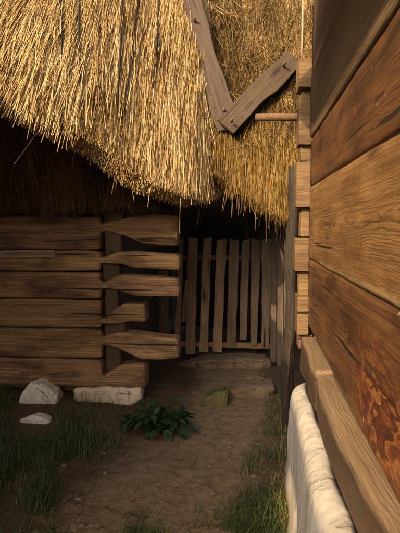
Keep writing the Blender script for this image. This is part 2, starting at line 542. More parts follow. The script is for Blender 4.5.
def blob(name, pts, mat, parent=None, bev=0.03, rough=0.012, seed=0.0, cuts=3, freq=9.0):
    """A stone: the hull of a few points, worn at its edges and roughened."""
    bm = bmesh.new()
    for p in pts:
        bm.verts.new(p)
    bmesh.ops.convex_hull(bm, input=bm.verts)
    bmesh.ops.delete(bm, geom=[v for v in bm.verts if not v.link_faces], context='VERTS')
    bmesh.ops.recalc_face_normals(bm, faces=bm.faces)
    bmesh.ops.bevel(bm, geom=list(bm.edges), offset=bev, segments=2, affect='EDGES', clamp_overlap=True)
    bmesh.ops.triangulate(bm, faces=bm.faces)
    for _ in range(cuts):
        long_e = [e_ for e_ in bm.edges if e_.calc_length() > 0.03]
        if not long_e:
            break
        bmesh.ops.subdivide_edges(bm, edges=long_e, cuts=1)
        bmesh.ops.triangulate(bm, faces=bm.faces)
    bm.normal_update()
    for v in bm.verts:
        k = nz(v.co, freq, seed) + 0.5 * nz(v.co, freq * 2.7, seed + 3)
        v.co += v.normal * (rough * k)
    V = [tuple(v.co) for v in bm.verts]
    bm.verts.index_update()
    Fc = [tuple(v.index for v in f.verts) for f in bm.faces]
    bm.free()
    return link(name, V, Fc, mat, parent, smooth=True)


def prism(name, prof, y0, y1, mat, parent=None, jit=0.005, step=0.07, seed=0.0, bev=0.014):
    """A timber cut to the profile (x, z) as seen from the front, from y0 to y1 deep."""
    pts = []
    for i in range(len(prof)):
        p, q = Vector(prof[i]), Vector(prof[(i + 1) % len(prof)])
        n = max(1, int((q - p).length / step))
        for k in range(n):
            r = p + (q - p) * (k / n)
            pts.append((r.x + jit * nz((r.x, r.y, 0), 4, seed), r.y + jit * 2 * nz((r.x, r.y, 3), 3.2, seed + 2)))
    n = len(pts)
    V = [(x, y0 + 0.004 * nz((x, z, 1), 5, seed), z) for x, z in pts] + [(x, y1, z) for x, z in pts]
    Fc = [tuple(range(n)), tuple(reversed(range(n, 2 * n)))]
    Fc += [(j, n + j, n + (j + 1) % n, (j + 1) % n) for j in range(n)]
    o = fix_normals(link(name, V, Fc, mat, parent))
    bevel(o, bev, 2, 30)
    return o


# ------------------------------------------------------------------ straw
def straw_arrays(base, tip_dir, length, radius, bend, tint, seg=3):
    """Many three-sided stalks from base along tip_dir; returns verts, quads, tint per vertex."""
    N = len(base)
    d = tip_dir / np.linalg.norm(tip_dir, axis=1, keepdims=True)
    ref = np.tile(np.array([[0.31, 0.9, 0.2]]), (N, 1))
    u = np.cross(d, ref)
    u /= np.linalg.norm(u, axis=1, keepdims=True)
    w = np.cross(d, u)
    rings = []
    for i in range(seg + 1):
        t = i / seg
        c = base + d * (length[:, None] * t) + bend * (t * t)
        rr = radius * (1.0 - 0.25 * t)
        for j in range(3):
            an = 2 * math.pi * j / 3
            rings.append(c + (u * math.cos(an) + w * math.sin(an)) * rr[:, None])
    V = np.stack(rings, axis=1).reshape(-1, 3)
    q = []
    for i in range(seg):
        for j in range(3):
            k = (j + 1) % 3
            q.append((i * 3 + j, i * 3 + k, (i + 1) * 3 + k, (i + 1) * 3 + j))
    q.append((seg * 3, seg * 3 + 1, seg * 3 + 2, seg * 3 + 2))
    q = np.array(q[:-1])
    Fq = (np.arange(N)[:, None, None] * ((seg + 1) * 3) + q[None]).reshape(-1, 4)
    T = np.repeat(tint, (seg + 1) * 3)
    return V, Fq, T


class Slope:
    """A thatched slope: an eave line with, along it, the direction up the roof."""

    def __init__(self, eave, ups):
        self.E = np.array([tuple(p) for p in eave])
        U = np.array([tuple(p) for p in ups], dtype=float)
        self.U = U / np.linalg.norm(U, axis=1, keepdims=True)
        seg = np.linalg.norm(np.diff(self.E, axis=0), axis=1)
        self.s = np.concatenate([[0], np.cumsum(seg)])
        self.len = self.s[-1]

    def at(self, s, v):
        E = np.stack([np.interp(s, self.s, self.E[:, i]) for i in range(3)], 1)
        U = np.stack([np.interp(s, self.s, self.U[:, i]) for i in range(3)], 1)
        U /= np.linalg.norm(U, axis=1, keepdims=True)
        E2 = np.stack([np.interp(s + 0.02, self.s, self.E[:, i]) for i in range(3)], 1)
        E1 = np.stack([np.interp(s - 0.02, self.s, self.E[:, i]) for i in range(3)], 1)
        T = E2 - E1
        T /= np.linalg.norm(T, axis=1, keepdims=True) + 1e-9
        Nn = np.cross(T, U)
        Nn /= np.linalg.norm(Nn, axis=1, keepdims=True)
        return E + U * v[:, None], U, T, Nn

    def bed(self, vmax, thick, ns=50, nv=24, lift=-0.012, rag=0.02):
        """A closed thick slab under the stalks."""
        V = []
        s = np.linspace(0, self.len, ns)
        for layer in (0, 1):
            for v in np.linspace(0.0, vmax, nv):
                vv = np.full(ns, v)
                p, U, T, Nn = self.at(s, vv)
                off = lift if layer == 0 else -thick
                wob = np.array([rag * nz(q, 4.0, layer) for q in p])
                p = p + Nn * (off + wob * (1 if layer == 0 else 0.5))[:, None] + U * (0.03 if v == 0 else 0)
                V.append(p)
        V = np.concatenate(V)
        idx = lambda L, i, j: L * ns * nv + i * ns + j
        Fc = []
        for i in range(nv - 1):
            for j in range(ns - 1):
                Fc.append((idx(0, i, j), idx(0, i, j + 1), idx(0, i + 1, j + 1), idx(0, i + 1, j)))
                Fc.append((idx(1, i, j), idx(1, i + 1, j), idx(1, i + 1, j + 1), idx(1, i, j + 1)))
        for j in range(ns - 1):
            Fc.append((idx(0, 0, j), idx(1, 0, j), idx(1, 0, j + 1), idx(0, 0, j + 1)))
            Fc.append((idx(0, nv - 1, j), idx(0, nv - 1, j + 1), idx(1, nv - 1, j + 1), idx(1, nv - 1, j)))
        for i in range(nv - 1):
            Fc.append((idx(0, i, 0), idx(0, i + 1, 0), idx(1, i + 1, 0), idx(1, i, 0)))
            Fc.append((idx(0, i, ns - 1), idx(1, i, ns - 1), idx(1, i + 1, ns - 1), idx(0, i + 1, ns - 1)))
        return V, np.array(Fc)

    def stalks(self, n, v0, v1, len0, len1, r0, r1, depth=0.03, spread=0.1, lean=0.0, stick=0.0, tint=(0.5, 0.2),
               s0=0.0, s1=None, edge_jit=0.03, stop=True, bendk=0.03, outward=0.0, clump=0.25):
        s1 = self.len if s1 is None else s1
        s = rng.uniform(s0, s1, n)
        v = rng.uniform(v0, v1, n)
        p, U, T, Nn = self.at(s, v)
        p = p - Nn * (rng.random(n) ** 1.3 * depth)[:, None] + Nn * 0.004
        wv = np.array([nz((a_, b_ * 0.5, 1), 5.0, 7) + 0.6 * nz((a_, b_ * 0.5, 4), 16.0, 3) for a_, b_ in zip(s, v)])
        dirn = -U + T * (rng.normal(0, spread, n) + lean + 0.09 * wv)[:, None] + Nn * (rng.normal(stick, 0.03, n) + outward)[:, None]
        dirn /= np.linalg.norm(dirn, axis=1, keepdims=True)
        L = rng.uniform(len0, len1, n)
        if stop:                              # cut at the eave, a little raggedly
            rag = np.array([0.5 * nz((x * 1.0, 0, 0), 6.0, 2) + 0.5 * nz((x, 1, 0), 23.0, 4) for x in s])
            end = v - L
            lim = -0.01 + edge_jit * rag + rng.normal(0, edge_jit * 0.5, n)
            L = np.where(end < lim, v - lim, L)
            L = np.clip(L, 0.04, None)
        rad = rng.uniform(r0, r1, n)
        bend = rng.normal(0, bendk, (n, 3)) * L[:, None]
        cl = np.array([nz((a_, b_ * 0.3, 0), 9.0, 5) + 0.8 * nz((a_, b_ * 0.6, 0), 2.6, 9) for a_, b_ in zip(s, v)])
        tn = tint[0] + rng.normal(0, tint[1], n) + clump * cl
        return straw_arrays(p, dirn, L, rad, bend, tn)


def merge(parts):
    off, V, Fq, T = 0, [], [], []
    for v, f, t in parts:
        V.append(v)
        Fq.append(f + off)
        T.append(t)
        off += len(v)
    return np.concatenate(V), np.concatenate(Fq), np.concatenate(T)


# ================================================================== GROUND
def ground_height(x, y):
    p = (x, y, 0)
    near = max(0.0, 1.0 - max(0.0, math.hypot(x, y - 4) - 6) / 6)
    h = 0.03 * nz(p, 0.9, 1) + 0.014 * nz(p, 3.1, 2) + 0.006 * nz(p, 9.0, 3)
    h += 0.05 * max(0.0, min(1.0, (-0.75 - x) / 0.5))          # bank on the left of the path
    return h * near


def axis_vals(lo, hi, far, fine, coarse_n):
    a_ = list(np.arange(lo, hi + 1e-6, fine))
    g = [far * (k / coarse_n) ** 2.2 for k in range(1, coarse_n + 1)]
    return [lo - t for t in reversed(g)] + a_ + [hi + t for t in g]


xs = axis_vals(-2.6, 1.0, 150, 0.04, 14)
ys = axis_vals(1.2, 8.6, 150, 0.04, 14)
V = [(x, y, ground_height(x, y)) for y in ys for x in xs]
nx = len(xs)
Fc = np.array([(j * nx + i, j * nx + i + 1, (j + 1) * nx + i + 1, (j + 1) * nx + i) for j in range(len(ys) - 1) for i in range(nx - 1)])
path_line = [(-0.62, 2.4), (-0.50, 3.0), (-0.36, 3.6), (-0.2, 4.4), (-0.16, 5.2), (-0.3, 6.4)]


def path_mask(x, y):
    cx = np.interp(y, [q[1] for q in path_line], [q[0] for q in path_line])
    hw = np.interp(y, [2.4, 4.4, 6.0], [0.42, 0.36, 0.3])
    return float(max(0.0, min(1.0, 1.4 - abs(x - cx) / hw * 0.75))) if y < 7 else 0.0


g = link('ground', V, Fc, M['soil'], None, (0, 0, 0), smooth=True, tint=[path_mask(x, y) for x, y, _ in V])
tag(g, 'brown trodden earth path leading between the two timber houses to the gate', 'ground', kind='structure')

# ================================================================== LOG HOUSE (left)
D = 4.67
house = empty('log_house', P(60, 412, D), 'low log house with shaggy golden thatch hanging over its dark log wall', 'house')
XC = P(103, 300, D).x                        # where the wall ends and the corner begins


def X(px):
    return P(px, 300, D).x


def Z(py):
    return P(100, py, D).z


wall_rows = [(216, 250), (251.5, 271), (272.5, 299), (300.5, 328), (329.5, 359), (360.5, 387)]
# shaped log ends: outline points (px, py) from the neck outwards, back to the neck
ends = [
    [(101, 224), (108, 222), (125, 217.5), (140, 215), (160, 215.5), (178, 216), (178, 246), (160, 245), (142, 243.5), (126, 236), (110, 232), (101, 232)],
    [(101, 258), (108, 255), (118, 251.5), (135, 251), (160, 253), (180, 254.5), (180, 270), (160, 269), (135, 267.5), (120, 263), (108, 261), (101, 263)],
    [(101, 284), (108, 280), (120, 275), (140, 275), (160, 276), (179, 278), (179.5, 296), (160, 296), (135, 296.5), (120, 292), (108, 288), (101, 288)],
    [(101, 319), (108, 317), (115, 308), (124, 303.5), (145, 303.5), (145, 322), (130, 321), (114, 324), (101, 324)],
    [(101, 338), (110, 334), (118, 332), (140, 333), (160, 336), (178, 337.5), (178.5, 357), (160, 359.5), (140, 359), (125, 352), (110, 346), (101, 345)],
    [(101, 377), (108, 372), (122, 364), (145, 363), (145, 388), (120, 387.5), (101, 387)],
]
for i, ((t, b), e_) in enumerate(zip(wall_rows, ends)):
    prof = [(-3.7, Z(t)), (X(60), Z(t) + 0.004), (X(100.5), Z(t))]
    prof += [(X(px), Z(py)) for px, py in e_]
    prof += [(X(100.5), Z(b)), (X(50), Z(b) - 0.004), (-3.7, Z(b))]
    o = prism('log', prof, D, D + 0.2, M['logs'], house, seed=i * 3.1, bev=0.03)
    o.location.y += (0.006, -0.012, 0.0, -0.006, 0.004, -0.01)[i]
# grey plank let into the second log
bar('plank', P(-10, 254, D - 0.012), P(55, 253.5, D - 0.012), 0.075, 0.06, 0.02, M['picket_grey'], house, seed=3)
# cross logs: the dark corner blocks between the necks, running back into the side wall
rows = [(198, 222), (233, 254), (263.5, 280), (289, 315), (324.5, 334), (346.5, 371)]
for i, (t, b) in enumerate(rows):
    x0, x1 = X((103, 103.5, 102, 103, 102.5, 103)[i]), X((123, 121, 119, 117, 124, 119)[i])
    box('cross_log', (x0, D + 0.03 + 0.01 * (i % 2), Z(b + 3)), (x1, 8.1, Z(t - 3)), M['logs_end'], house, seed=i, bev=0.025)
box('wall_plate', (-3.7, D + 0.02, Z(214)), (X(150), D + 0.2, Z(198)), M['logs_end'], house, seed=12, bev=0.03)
box('inner_wall', (-3.65, D + 0.21, 0.0), (X(104), D + 0.26, 2.3), M['wall_dark'], house)
box('side_wall', (X(106), D + 0.26, 0.05), (X(116), 8.1, 2.4), M['wall_dark'], house)
box('back_wall', (-3.7, 8.1, 0.0), (X(119), 8.3, 2.4), M['wall_dark'], house)
box('end_wall', (-3.9, D + 0.03, 0.0), (-3.71, 8.3, 2.4), M['wall_dark'], house)

# the near thatch: its eave comes towards the viewer on the left and sags to the corner on the right
eave = [Vector((-4.3, 2.85, 2.85)), Vector((-3.0, 2.9, 2.75)), P(-120, 52, 3.05), P(-40, 76, 3.2), P(0, 92, 3.3), P(25, 102, 3.37), P(50, 117, 3.45), P(80, 131, 3.58), P(100, 142, 3.68),
        P(125, 163, 3.8), P(148, 178, 3.9), P(170, 186, 4.02), P(190, 194, 4.15), P(205, 199, 4.35), P(214, 196, 4.7), P(217, 190, 5.3), P(218, 186, 6.0)]
ups = [(0, .62, .8), (0, .62, .8), (0, .60, .8), (0, .58, .8), (0.0, .57, .82), (0, .56, .82), (0, .55, .83), (0, .54, .83), (0, .53, .84),
       (0, .52, .84), (.0, .5, .85), (0, .49, .86), (0, .47, .87), (.0, .45, .88), (-.06, .4, .9), (-.1, .3, .9), (-.1, .2, .9)]
SL = Slope(eave, ups)
bedV, bedF = SL.bed(4.6, 0.2, ns=90, nv=26, lift=-0.012, rag=0.008)
roof = link('thatched_roof', bedV, bedF, M['thatch'], house, smooth=True)
s_vis0 = SL.s[2]
parts = []
parts.append(SL.stalks(40000, 0.0, 2.9, 0.2, 0.7, 0.001, 0.0023, depth=0.014, spread=0.07, tint=(0.52, 0.25), s0=s_vis0, edge_jit=0.03))
parts.append(SL.stalks(15000, 0.0, 1.2, 0.15, 0.5, 0.001, 0.0023, depth=0.012, spread=0.09, tint=(0.55, 0.27), s0=s_vis0, edge_jit=0.035))
# long loose reeds at the near (left) end
parts.append(SL.stalks(2600, 0.05, 1.3, 0.5, 1.0, 0.0018, 0.0036, depth=0.008, spread=0.07, stick=0.008, tint=(0.68, 0.25), s0=s_vis0, s1=SL.s[7], edge_jit=0.17))
parts.append(SL.stalks(1200, 0.05, 1.9, 0.35, 0.9, 0.0014, 0.0028, depth=0.006, spread=0.07, stick=0.006, tint=(0.85, 0.12), s0=s_vis0, edge_jit=0.03))
parts.append(SL.stalks(1500, 0.02, 1.8, 0.25, 0.9, 0.0018, 0.004, depth=0.004, spread=0.09, stick=0.006, tint=(0.0, 0.08), s0=s_vis0, edge_jit=0.03))
# cut butts filling the thickness of the eave
parts.append(SL.stalks(26000, 0.04, 0.16, 0.14, 0.24, 0.0018, 0.0036, depth=0.2, spread=0.07, tint=(0.62, 0.18), s0=s_vis0, edge_jit=0.028))
parts.append(SL.stalks(40, 0.1, 0.4, 0.3, 0.48, 0.001, 0.002, depth=0.2, spread=0.16, tint=(0.5, 0.25), s0=s_vis0, stop=False, bendk=0.08))
v, f, t = merge(parts)
link('straw', v, f, M['straw'], house, tint=t)

def on_slope(S, px, py, lift):
    """The point of a thatched slope seen at a pixel, lifted towards the viewer."""
    for d in np.arange(2.6, 7.0, 0.01):
        p = P(px, py, d)
        s_ = np.interp(p.x, S.E[:, 0], S.s)
        E = np.array([np.interp(s_, S.s, S.E[:, i]) for i in range(3)])
        U = np.array([np.interp(s_, S.s, S.U[:, i]) for i in range(3)])
        v_ = max(0.0, (p.z - E[2]) / U[2])
        if p.y >= E[1] + U[1] * v_:
            break
    return p + (CAM - p).normalized() * lift


for k, rod in enumerate((((79, -30), (79, 40), (80, 84)), ((123, -30), (121, 40), (117, 105)), ((140, -20), (132, 50), (124, 112)), ((160, -30), (157, 40), (153, 88)), ((60, -20), (62, 30), (61, 62)))):
    tube('reed', [on_slope(SL, x_, y_, 0.045) for x_, y_ in rod], [0.007, 0.007, 0.008 if k < 2 else 0.005], M['near_black'], house, n=6)

# weathered inner thatch above the wall, the eave's shade put into its dark colour
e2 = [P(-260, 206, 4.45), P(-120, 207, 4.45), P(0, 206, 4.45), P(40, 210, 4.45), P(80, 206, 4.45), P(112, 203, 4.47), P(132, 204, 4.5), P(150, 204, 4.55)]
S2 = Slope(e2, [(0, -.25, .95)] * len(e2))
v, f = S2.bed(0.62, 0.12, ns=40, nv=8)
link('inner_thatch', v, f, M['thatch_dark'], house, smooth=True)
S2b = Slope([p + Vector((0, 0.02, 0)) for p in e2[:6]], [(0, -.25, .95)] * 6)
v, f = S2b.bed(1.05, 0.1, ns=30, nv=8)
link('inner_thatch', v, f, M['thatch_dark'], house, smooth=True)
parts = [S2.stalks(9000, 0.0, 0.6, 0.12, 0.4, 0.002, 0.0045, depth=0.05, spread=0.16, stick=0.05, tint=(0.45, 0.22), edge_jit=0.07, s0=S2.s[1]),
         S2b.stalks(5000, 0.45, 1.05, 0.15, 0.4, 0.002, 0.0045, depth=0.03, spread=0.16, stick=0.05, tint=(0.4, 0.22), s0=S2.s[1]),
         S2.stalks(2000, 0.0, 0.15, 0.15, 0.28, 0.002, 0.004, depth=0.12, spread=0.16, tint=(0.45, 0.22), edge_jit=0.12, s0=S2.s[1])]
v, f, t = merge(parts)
link('fringe', v, f, M['straw_shaded'], house, tint=t)

# ================================================================== SHELTER OVER THE GATE
shelter = empty('gate_shelter', P(255, 380, 5.2), 'orange thatched shelter over the gate with two grey crossed boards on its straw', 'shelter')
e3 = [P(110, 160, 5.3), P(180, 154, 4.75), P(205, 158, 4.55), P(220, 172, 4.52), P(238, 190, 4.5), P(260, 200, 4.45), P(280, 212, 4.4), P(300, 221, 4.35), P(330, 226, 4.3), P(380, 226, 4.3)]
S3 = Slope(e3, [(0, .42, .9)] * len(e3))
v, f = S3.bed(3.2, 0.2, ns=50, nv=20)
link('thatch', v, f, M['thatch'], shelter, smooth=True)
parts = [S3.stalks(16000, 0.0, 1.15, 0.25, 0.6, 0.0014, 0.0028, depth=0.035, spread=0.05, tint=(0.5, 0.2), edge_jit=0.06),
         S3.stalks(7000, 0.0, 0.2, 0.18, 0.35, 0.0014, 0.0028, depth=0.18, spread=0.07, tint=(0.35, 0.22), edge_jit=0.07),
         S3.stalks(120, 0.0, 0.3, 0.25, 0.4, 0.0012, 0.002, depth=0.08, spread=0.12, tint=(0.4, 0.25), stop=False, bendk=0.05)]
v, f, t = merge(parts)
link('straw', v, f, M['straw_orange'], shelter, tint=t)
parts = [S3.stalks(13000, 0.75, 2.6, 0.15, 0.5, 0.0012, 0.003, depth=0.04, spread=0.3, stick=0.03, tint=(0.45, 0.25), stop=False, bendk=0.06, outward=0.03),
         S3.stalks(420, 0.8, 2.2, 0.2, 0.55, 0.003, 0.005, depth=0.0, spread=1.6, stick=0.04, tint=(0.6, 0.3), stop=False, bendk=0.1, outward=0.02)]
v, f, t = merge(parts)
link('loose_straw', v, f, M['straw_dull'], shelter, tint=t)


def on_s3(px, py, lift):
    """The point of the shelter's slope seen at a pixel, lifted towards the viewer."""
    best = None
    for d in np.arange(4.0, 6.5, 0.02):
        p = P(px, py, d)
        s = np.interp(p.x, S3.E[:, 0], S3.s)
        E = np.array([np.interp(s, S3.s, S3.E[:, i]) for i in range(3)])
        v_ = max(0.0, (p.z - E[2]) / S3.U[0][2])
        if p.y >= E[1] + S3.U[0][1] * v_:
            best = p
            break
    n = (CAM - best).normalized()
    return best + n * lift


bar('board', P(176, -40, 5.17), P(229, 129, 4.66), 0.235, 0.18, 0.045, M['rafter'], shelter, jit=0.018, n=22, seed=1.0)
bar('board', P(226, 128, 4.59), P(293, 57, 4.93), 0.19, 0.215, 0.045, M['rafter'], shelter, jit=0.02, n=16, seed=4.0)
for px, py, d_ in ((195, 22, 4.94), (224, 112, 4.66), (232, 122, 4.56), (284, 66, 4.84)):
    tube('wooden_pin', [P(px, py, d_), P(px, py, d_) + Vector((0.004, -0.075, 0.012))], [0.012, 0.010], M['fresh_end'], shelter, n=8)
pk = tube('peg', [P(256, 117.5, 3.95), P(270, 117, 3.93), P(287, 117, 3.9), P(304, 117, 3.88)], [0.027, 0.028, 0.027, 0.028], M['fresh_end'], shelter, n=12)
tube('rod', [P(303, -30, 3.75), P(302.5, 30, 3.72), P(301, 82, 3.7)], [0.008, 0.008, 0.007], M['picket'], shelter, n=6)
box('dark_backdrop', (-1.25, 8.6, -0.05), (2.0, 8.75, 3.2), M['near_black'], shelter)  # added backdrop wall, the passage's shade put into its near-black colour
box('shade_boards', (-1.3, 6.75, 2.55), (2.0, 8.59, 2.62), M['wall_dark'], shelter, axis=0)  # unseen cover added to keep skylight off the backdrop
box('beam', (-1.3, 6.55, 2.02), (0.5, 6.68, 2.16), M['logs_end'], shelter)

# ================================================================== PLANK WALL AND POST
pw = empty('plank_wall', P(278, 372, 5.6), 'narrow grey wall of upright planks between the gate and the bark post', 'wall')
for k, (x0, x1, y0, y1) in enumerate(((270.5, 277, 205, 362), (277.4, 284, 205, 366), (284.4, 293, 200, 370))):
    dd = 6.1 - k * 0.45
    bar('plank', P((x0 + x1) / 2, y1, dd), P((x0 + x1) / 2 + 0.5, y0 - 8, dd), (x1 - x0) / F * dd, (x1 - x0) / F * dd * 0.96, 0.04, M['plank_grey'], pw, seed=k, face=Vector((-.55, -.83, 0)))
pts, rad = [], []
for k in range(19):
    t = k / 18
    py = 452 - 285 * t
    px = 286 + 8.0 * t + 1.6 * math.sin(k * 0.9)
    pts.append(P(px, py, 4.25 - 0.15 * t))
    rad.append(0.052 - 0.010 * t + 0.004 * math.sin(k * 1.7))
post = tube('gate_post', pts, rad, M['bark'], n=16, rough=0.35)
tag(post, 'crooked rough post with bark left on, between plank wall and house corner', 'post')
pts = [P(291 - 9 * (k / 9) ** 1.5 + 0.6 * math.sin(k * 2), 330 + 90 * k / 9, 3.9 + 0.1 * k / 9) for k in range(10)]
vine = tube('dry_vine', pts, [0.006] * 10, M['rafter'], n=6)
tag(vine, 'thin dry vine stem hanging down against the bark post', 'vine')

# ================================================================== GATE
gate = empty('picket_gate', P(225, 356, 6.45), 'low wooden gate of uneven upright pickets across the end of the path', 'gate')
GD = 6.45
pick = [  # top x, top y, bottom x, bottom y, width top, width bottom, grey
    (164, 262, 163.5, 352, 8.5, 8.5, True), (181, 239, 177, 357, 4.5, 5.5, False), (192.8, 238, 190.3, 354, 8.6, 8.8, False),
    (207.4, 238, 203.6, 352, 7.4, 8.0, False), (221.8, 239.5, 216.8, 352, 8.4, 8.2, False), (234.5, 240, 231, 348, 8.2, 8.4, True),
    (245.8, 240, 243, 340, 6.6, 6.8, True), (256.4, 240, 253.2, 345, 8.6, 5.6, True), (267.4, 239, 265, 347, 10, 6.6, True)]
for k, (tx, ty, bx, by, w0, w1, grey) in enumerate(pick):
    dd = GD + (0.05 if k == 0 else 0.0) + 0.012 * (k % 3)
    bar('picket', P(bx, by, dd), P(tx, ty, dd), w1 * 1.14 / F * dd, w0 * 1.14 / F * dd, 0.026, M['picket_grey' if grey else 'picket'], gate, jit=0.005, n=11, bev=0.006, seed=k * 1.7, slant=(0.0, 0.012, -0.008, 0.01, 0.016, -0.012, 0.02, -0.022, 0.01)[k])
bar('brace', P(183.5, 322, GD + 0.045), P(187, 280, GD + 0.045), 0.05, 0.045, 0.02, M['picket'], gate, seed=9)
for (py0, py1) in ((257.5, 258), (344, 343)):
    p0, p1 = P(158, py0, GD + 0.055), P(272, py1, GD + 0.055)
    box('rail', (p0.x, GD + 0.052, p0.z - 0.035), (p1.x, GD + 0.088, p0.z + 0.035), M['rail'], gate, seed=py0)
poles = [(246, 205, 247, 372, 'thin dark pole behind the gate, left one of three'), (258, 204, 260, 372, 'thin dark pole behind the gate, middle one of three'),
         (264, 206, 264.5, 372, 'thin dark pole behind the gate, right one of three')]
for k, (x0, y0, x1, y1, lab) in enumerate(poles):
    p = tube('pole', [P(x1, y1, 6.95), P((x0 + x1) / 2 + 1.5, (y0 + y1) / 2, 6.95), P(x0, y0 - 5, 6.95)], [0.03, 0.027, 0.02], M['bark'], n=8, rough=0.2, seed=k)
    p['label'] = lab
    p['category'] = 'pole'
    p['group'] = 'poles behind the gate'

# ================================================================== TIMBER HOUSE (right)
WX, WE = 0.40, 3.47
th = empty('timber_house', (0.45, 1.5, 0.0), 'house wall of broad red brown hewn timbers on a white plastered footing', 'house')


def wall_log(z0a, z0b, z1a, z1b, mat, seed, proud=0.0):
    """A hewn wall log from y = -3 to the corner; a values at y = 1.4, b values at the corner."""
    yy = np.concatenate([np.arange(-3.0, 0.8, 0.3), np.arange(0.8, WE + 0.001, 0.06)])
    yy[-1] = WE
    rings = []
    nz_ = 28
    for y in yy:
        f_ = (y - 1.4) / (WE - 1.4)
        lo = z0a + (z0b - z0a) * f_ + 0.006 * nz((0, y, 1), 1.7, seed)
        hi = z1a + (z1b - z1a) * f_ + 0.006 * nz((0, y, 5), 1.7, seed)
        r = []
        for j in range(nz_ + 1):
            t_ = j / nz_
            z = lo + (hi - lo) * t_
            edge = abs(2 * t_ - 1) ** 24
            x = WX - proud - 0.012 + 0.009 * edge + 0.004 * nz((0, y, z), 2.3, seed) + 0.003 * nz((0, y * 2, z), 14.0, seed + 2)
            r.append((x, y, z))
        r.append((WX + 0.24, y, hi))
        r.append((WX + 0.24, y, lo))
        rings.append(r)
    v_, f_ = loft(rings)
    o = link('log', v_, f_, mat, th, origin=(WX + 0.0, 1.6, (z0a + z1a) / 2))
    fix_normals(o)
    o.data.polygons.foreach_set('use_smooth', np.ones(len(o.data.polygons), dtype=bool))
    return o


wall_log(0.895, 0.985, 1.395, 1.425, M['wall_burnt'], 1.0, 0.004)
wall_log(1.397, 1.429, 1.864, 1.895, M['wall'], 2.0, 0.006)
wall_log(1.867, 1.898, 2.20, 2.205, M['wall_red'], 3.0, 0.0)
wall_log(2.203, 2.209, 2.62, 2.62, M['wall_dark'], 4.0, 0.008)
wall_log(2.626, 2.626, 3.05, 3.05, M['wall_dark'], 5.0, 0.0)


def zc(py):
    return P(304, py, WE).z


for i, (t_, b_, xl) in enumerate(((58, 89, 297), (107, 143, 298), (161, 207, 296), (237, 271, 295.5), (297, 335, 298.5))):
    box('corner_log', (P(xl, 200, WE).x, WE + 0.004 - 0.02, zc(b_)), (WX - 0.012, WE + 0.19, zc(t_)), M['fresh_end'], th, seed=i * 2.3, bev=0.0035, axis=0, step=0.02, rough=0.012)
for i, (t_, b_) in enumerate(((89.5, 106.5), (143.5, 160.5), (207.5, 236.5), (271.5, 296.5), (335.5, 350))):
    box('corner_notch', (P(300.5, 200, WE).x, WE + 0.03, zc(b_)), (WX + 0.02, WE + 0.17, zc(t_)), M['fresh_end'], th, seed=20 + i, bev=0.006, axis=2, step=0.1)
box('gable_wall', (WX + 0.03, WE + 0.01, 0.3), (4.4, WE + 0.16, 3.2), M['wall_dark'], th, axis=0)
box('far_wall', (4.2, -3.0, 0.0), (4.4, WE, 3.0), M['wall_dark'], th, axis=1)
box('near_gable_wall', (WX + 0.03, -3.2, 0.0), (4.4, -3.01, 3.0), M['wall_dark'], th, axis=0)

# sill beam, two lengths butted end to end
sl = [P(302, 340, 3.45)]
box('sill_beam', (0.335, 2.585, 0.70), (0.425, 3.44, 0.915), M['sill'], th, rough=0.013, step=0.06, bev=0.018, seed=3)
box('sill_beam', (0.325, -3.0, 0.685), (0.425, 2.575, 0.895), M['sill'], th, rough=0.013, step=0.06, bev=0.024, seed=6)

# limewashed footing, wider towards the viewer
rings = []
for y in np.concatenate([np.arange(-3.0, 0.9, 0.15), np.arange(0.9, 3.301, 0.03)]):
    base_l = min(y, 3.3) * 38 / 520.0 if y > 1.6 else 0.117 - 0.0 * (1.6 - y)
    top_l = 0.25 - 0.015 * (3.3 - max(y, 1.0))
    endr = max(0.0, (y - 3.18) / 0.12)       # rounded far end
    r = []
    prof = [(0.36, 0.0 - 0.1), (0.36, 0.68), (top_l + 0.085, 0.672), (top_l + 0.03, 0.655), (top_l + 0.006, 0.61), (top_l, 0.54)]
    for k in range(1, 15):
        q = k / 14
        prof.append((top_l + (base_l - top_l) * q, 0.54 - 0.64 * q))
    for j, (x, z) in enumerate(prof):
        if j > 1:
            am = 0.034
            x += am * nz((0, y, z), 3.6, 1) + 0.006 * nz((0, y, z), 6.0, 2) + 0.05 * endr * endr * (1 if j > 2 else 0.3)
            if j < 5:
                z += 0.012 * nz((0, y, 0), 4.0, 3) - 0.03 * endr * endr
        r.append((x, y, z))
    rings.append(r)
v, f = loft(rings)
pl = fix_normals(link('plaster_footing', v, f, M['plaster'], th))
pl.data.polygons.foreach_set('use_smooth', np.ones(len(pl.data.polygons), dtype=bool))
sb = pl.modifiers.new('smooth', 'SUBSURF')
sb.levels = sb.render_levels = 1

for (xe, ze, ya, yb, vm) in ((-0.42, 3.02, 2.42, -3.5, 3.95), (0.3, 3.30, 3.72, 2.43, 3.0)):  # unseen roof, its near eave stretched and cut short to shade the wall top
    S4 = Slope([Vector((xe, ya, ze)), Vector((xe, yb, ze))], [(.7, 0, .7)] * 2)
    v, f = S4.bed(vm, 0.28, ns=30, nv=8)
    link('thatched_roof', v, f, M['thatch_dark'], th, smooth=True)
S5 = Slope([Vector((4.9, -3.5, 3.40)), Vector((4.9, 3.62, 3.40))], [(-.7, 0, .7)] * 2)
v, f = S5.bed(3.55, 0.28, ns=20, nv=8)
link('thatched_roof', v, f, M['thatch_dark'], th, smooth=True)

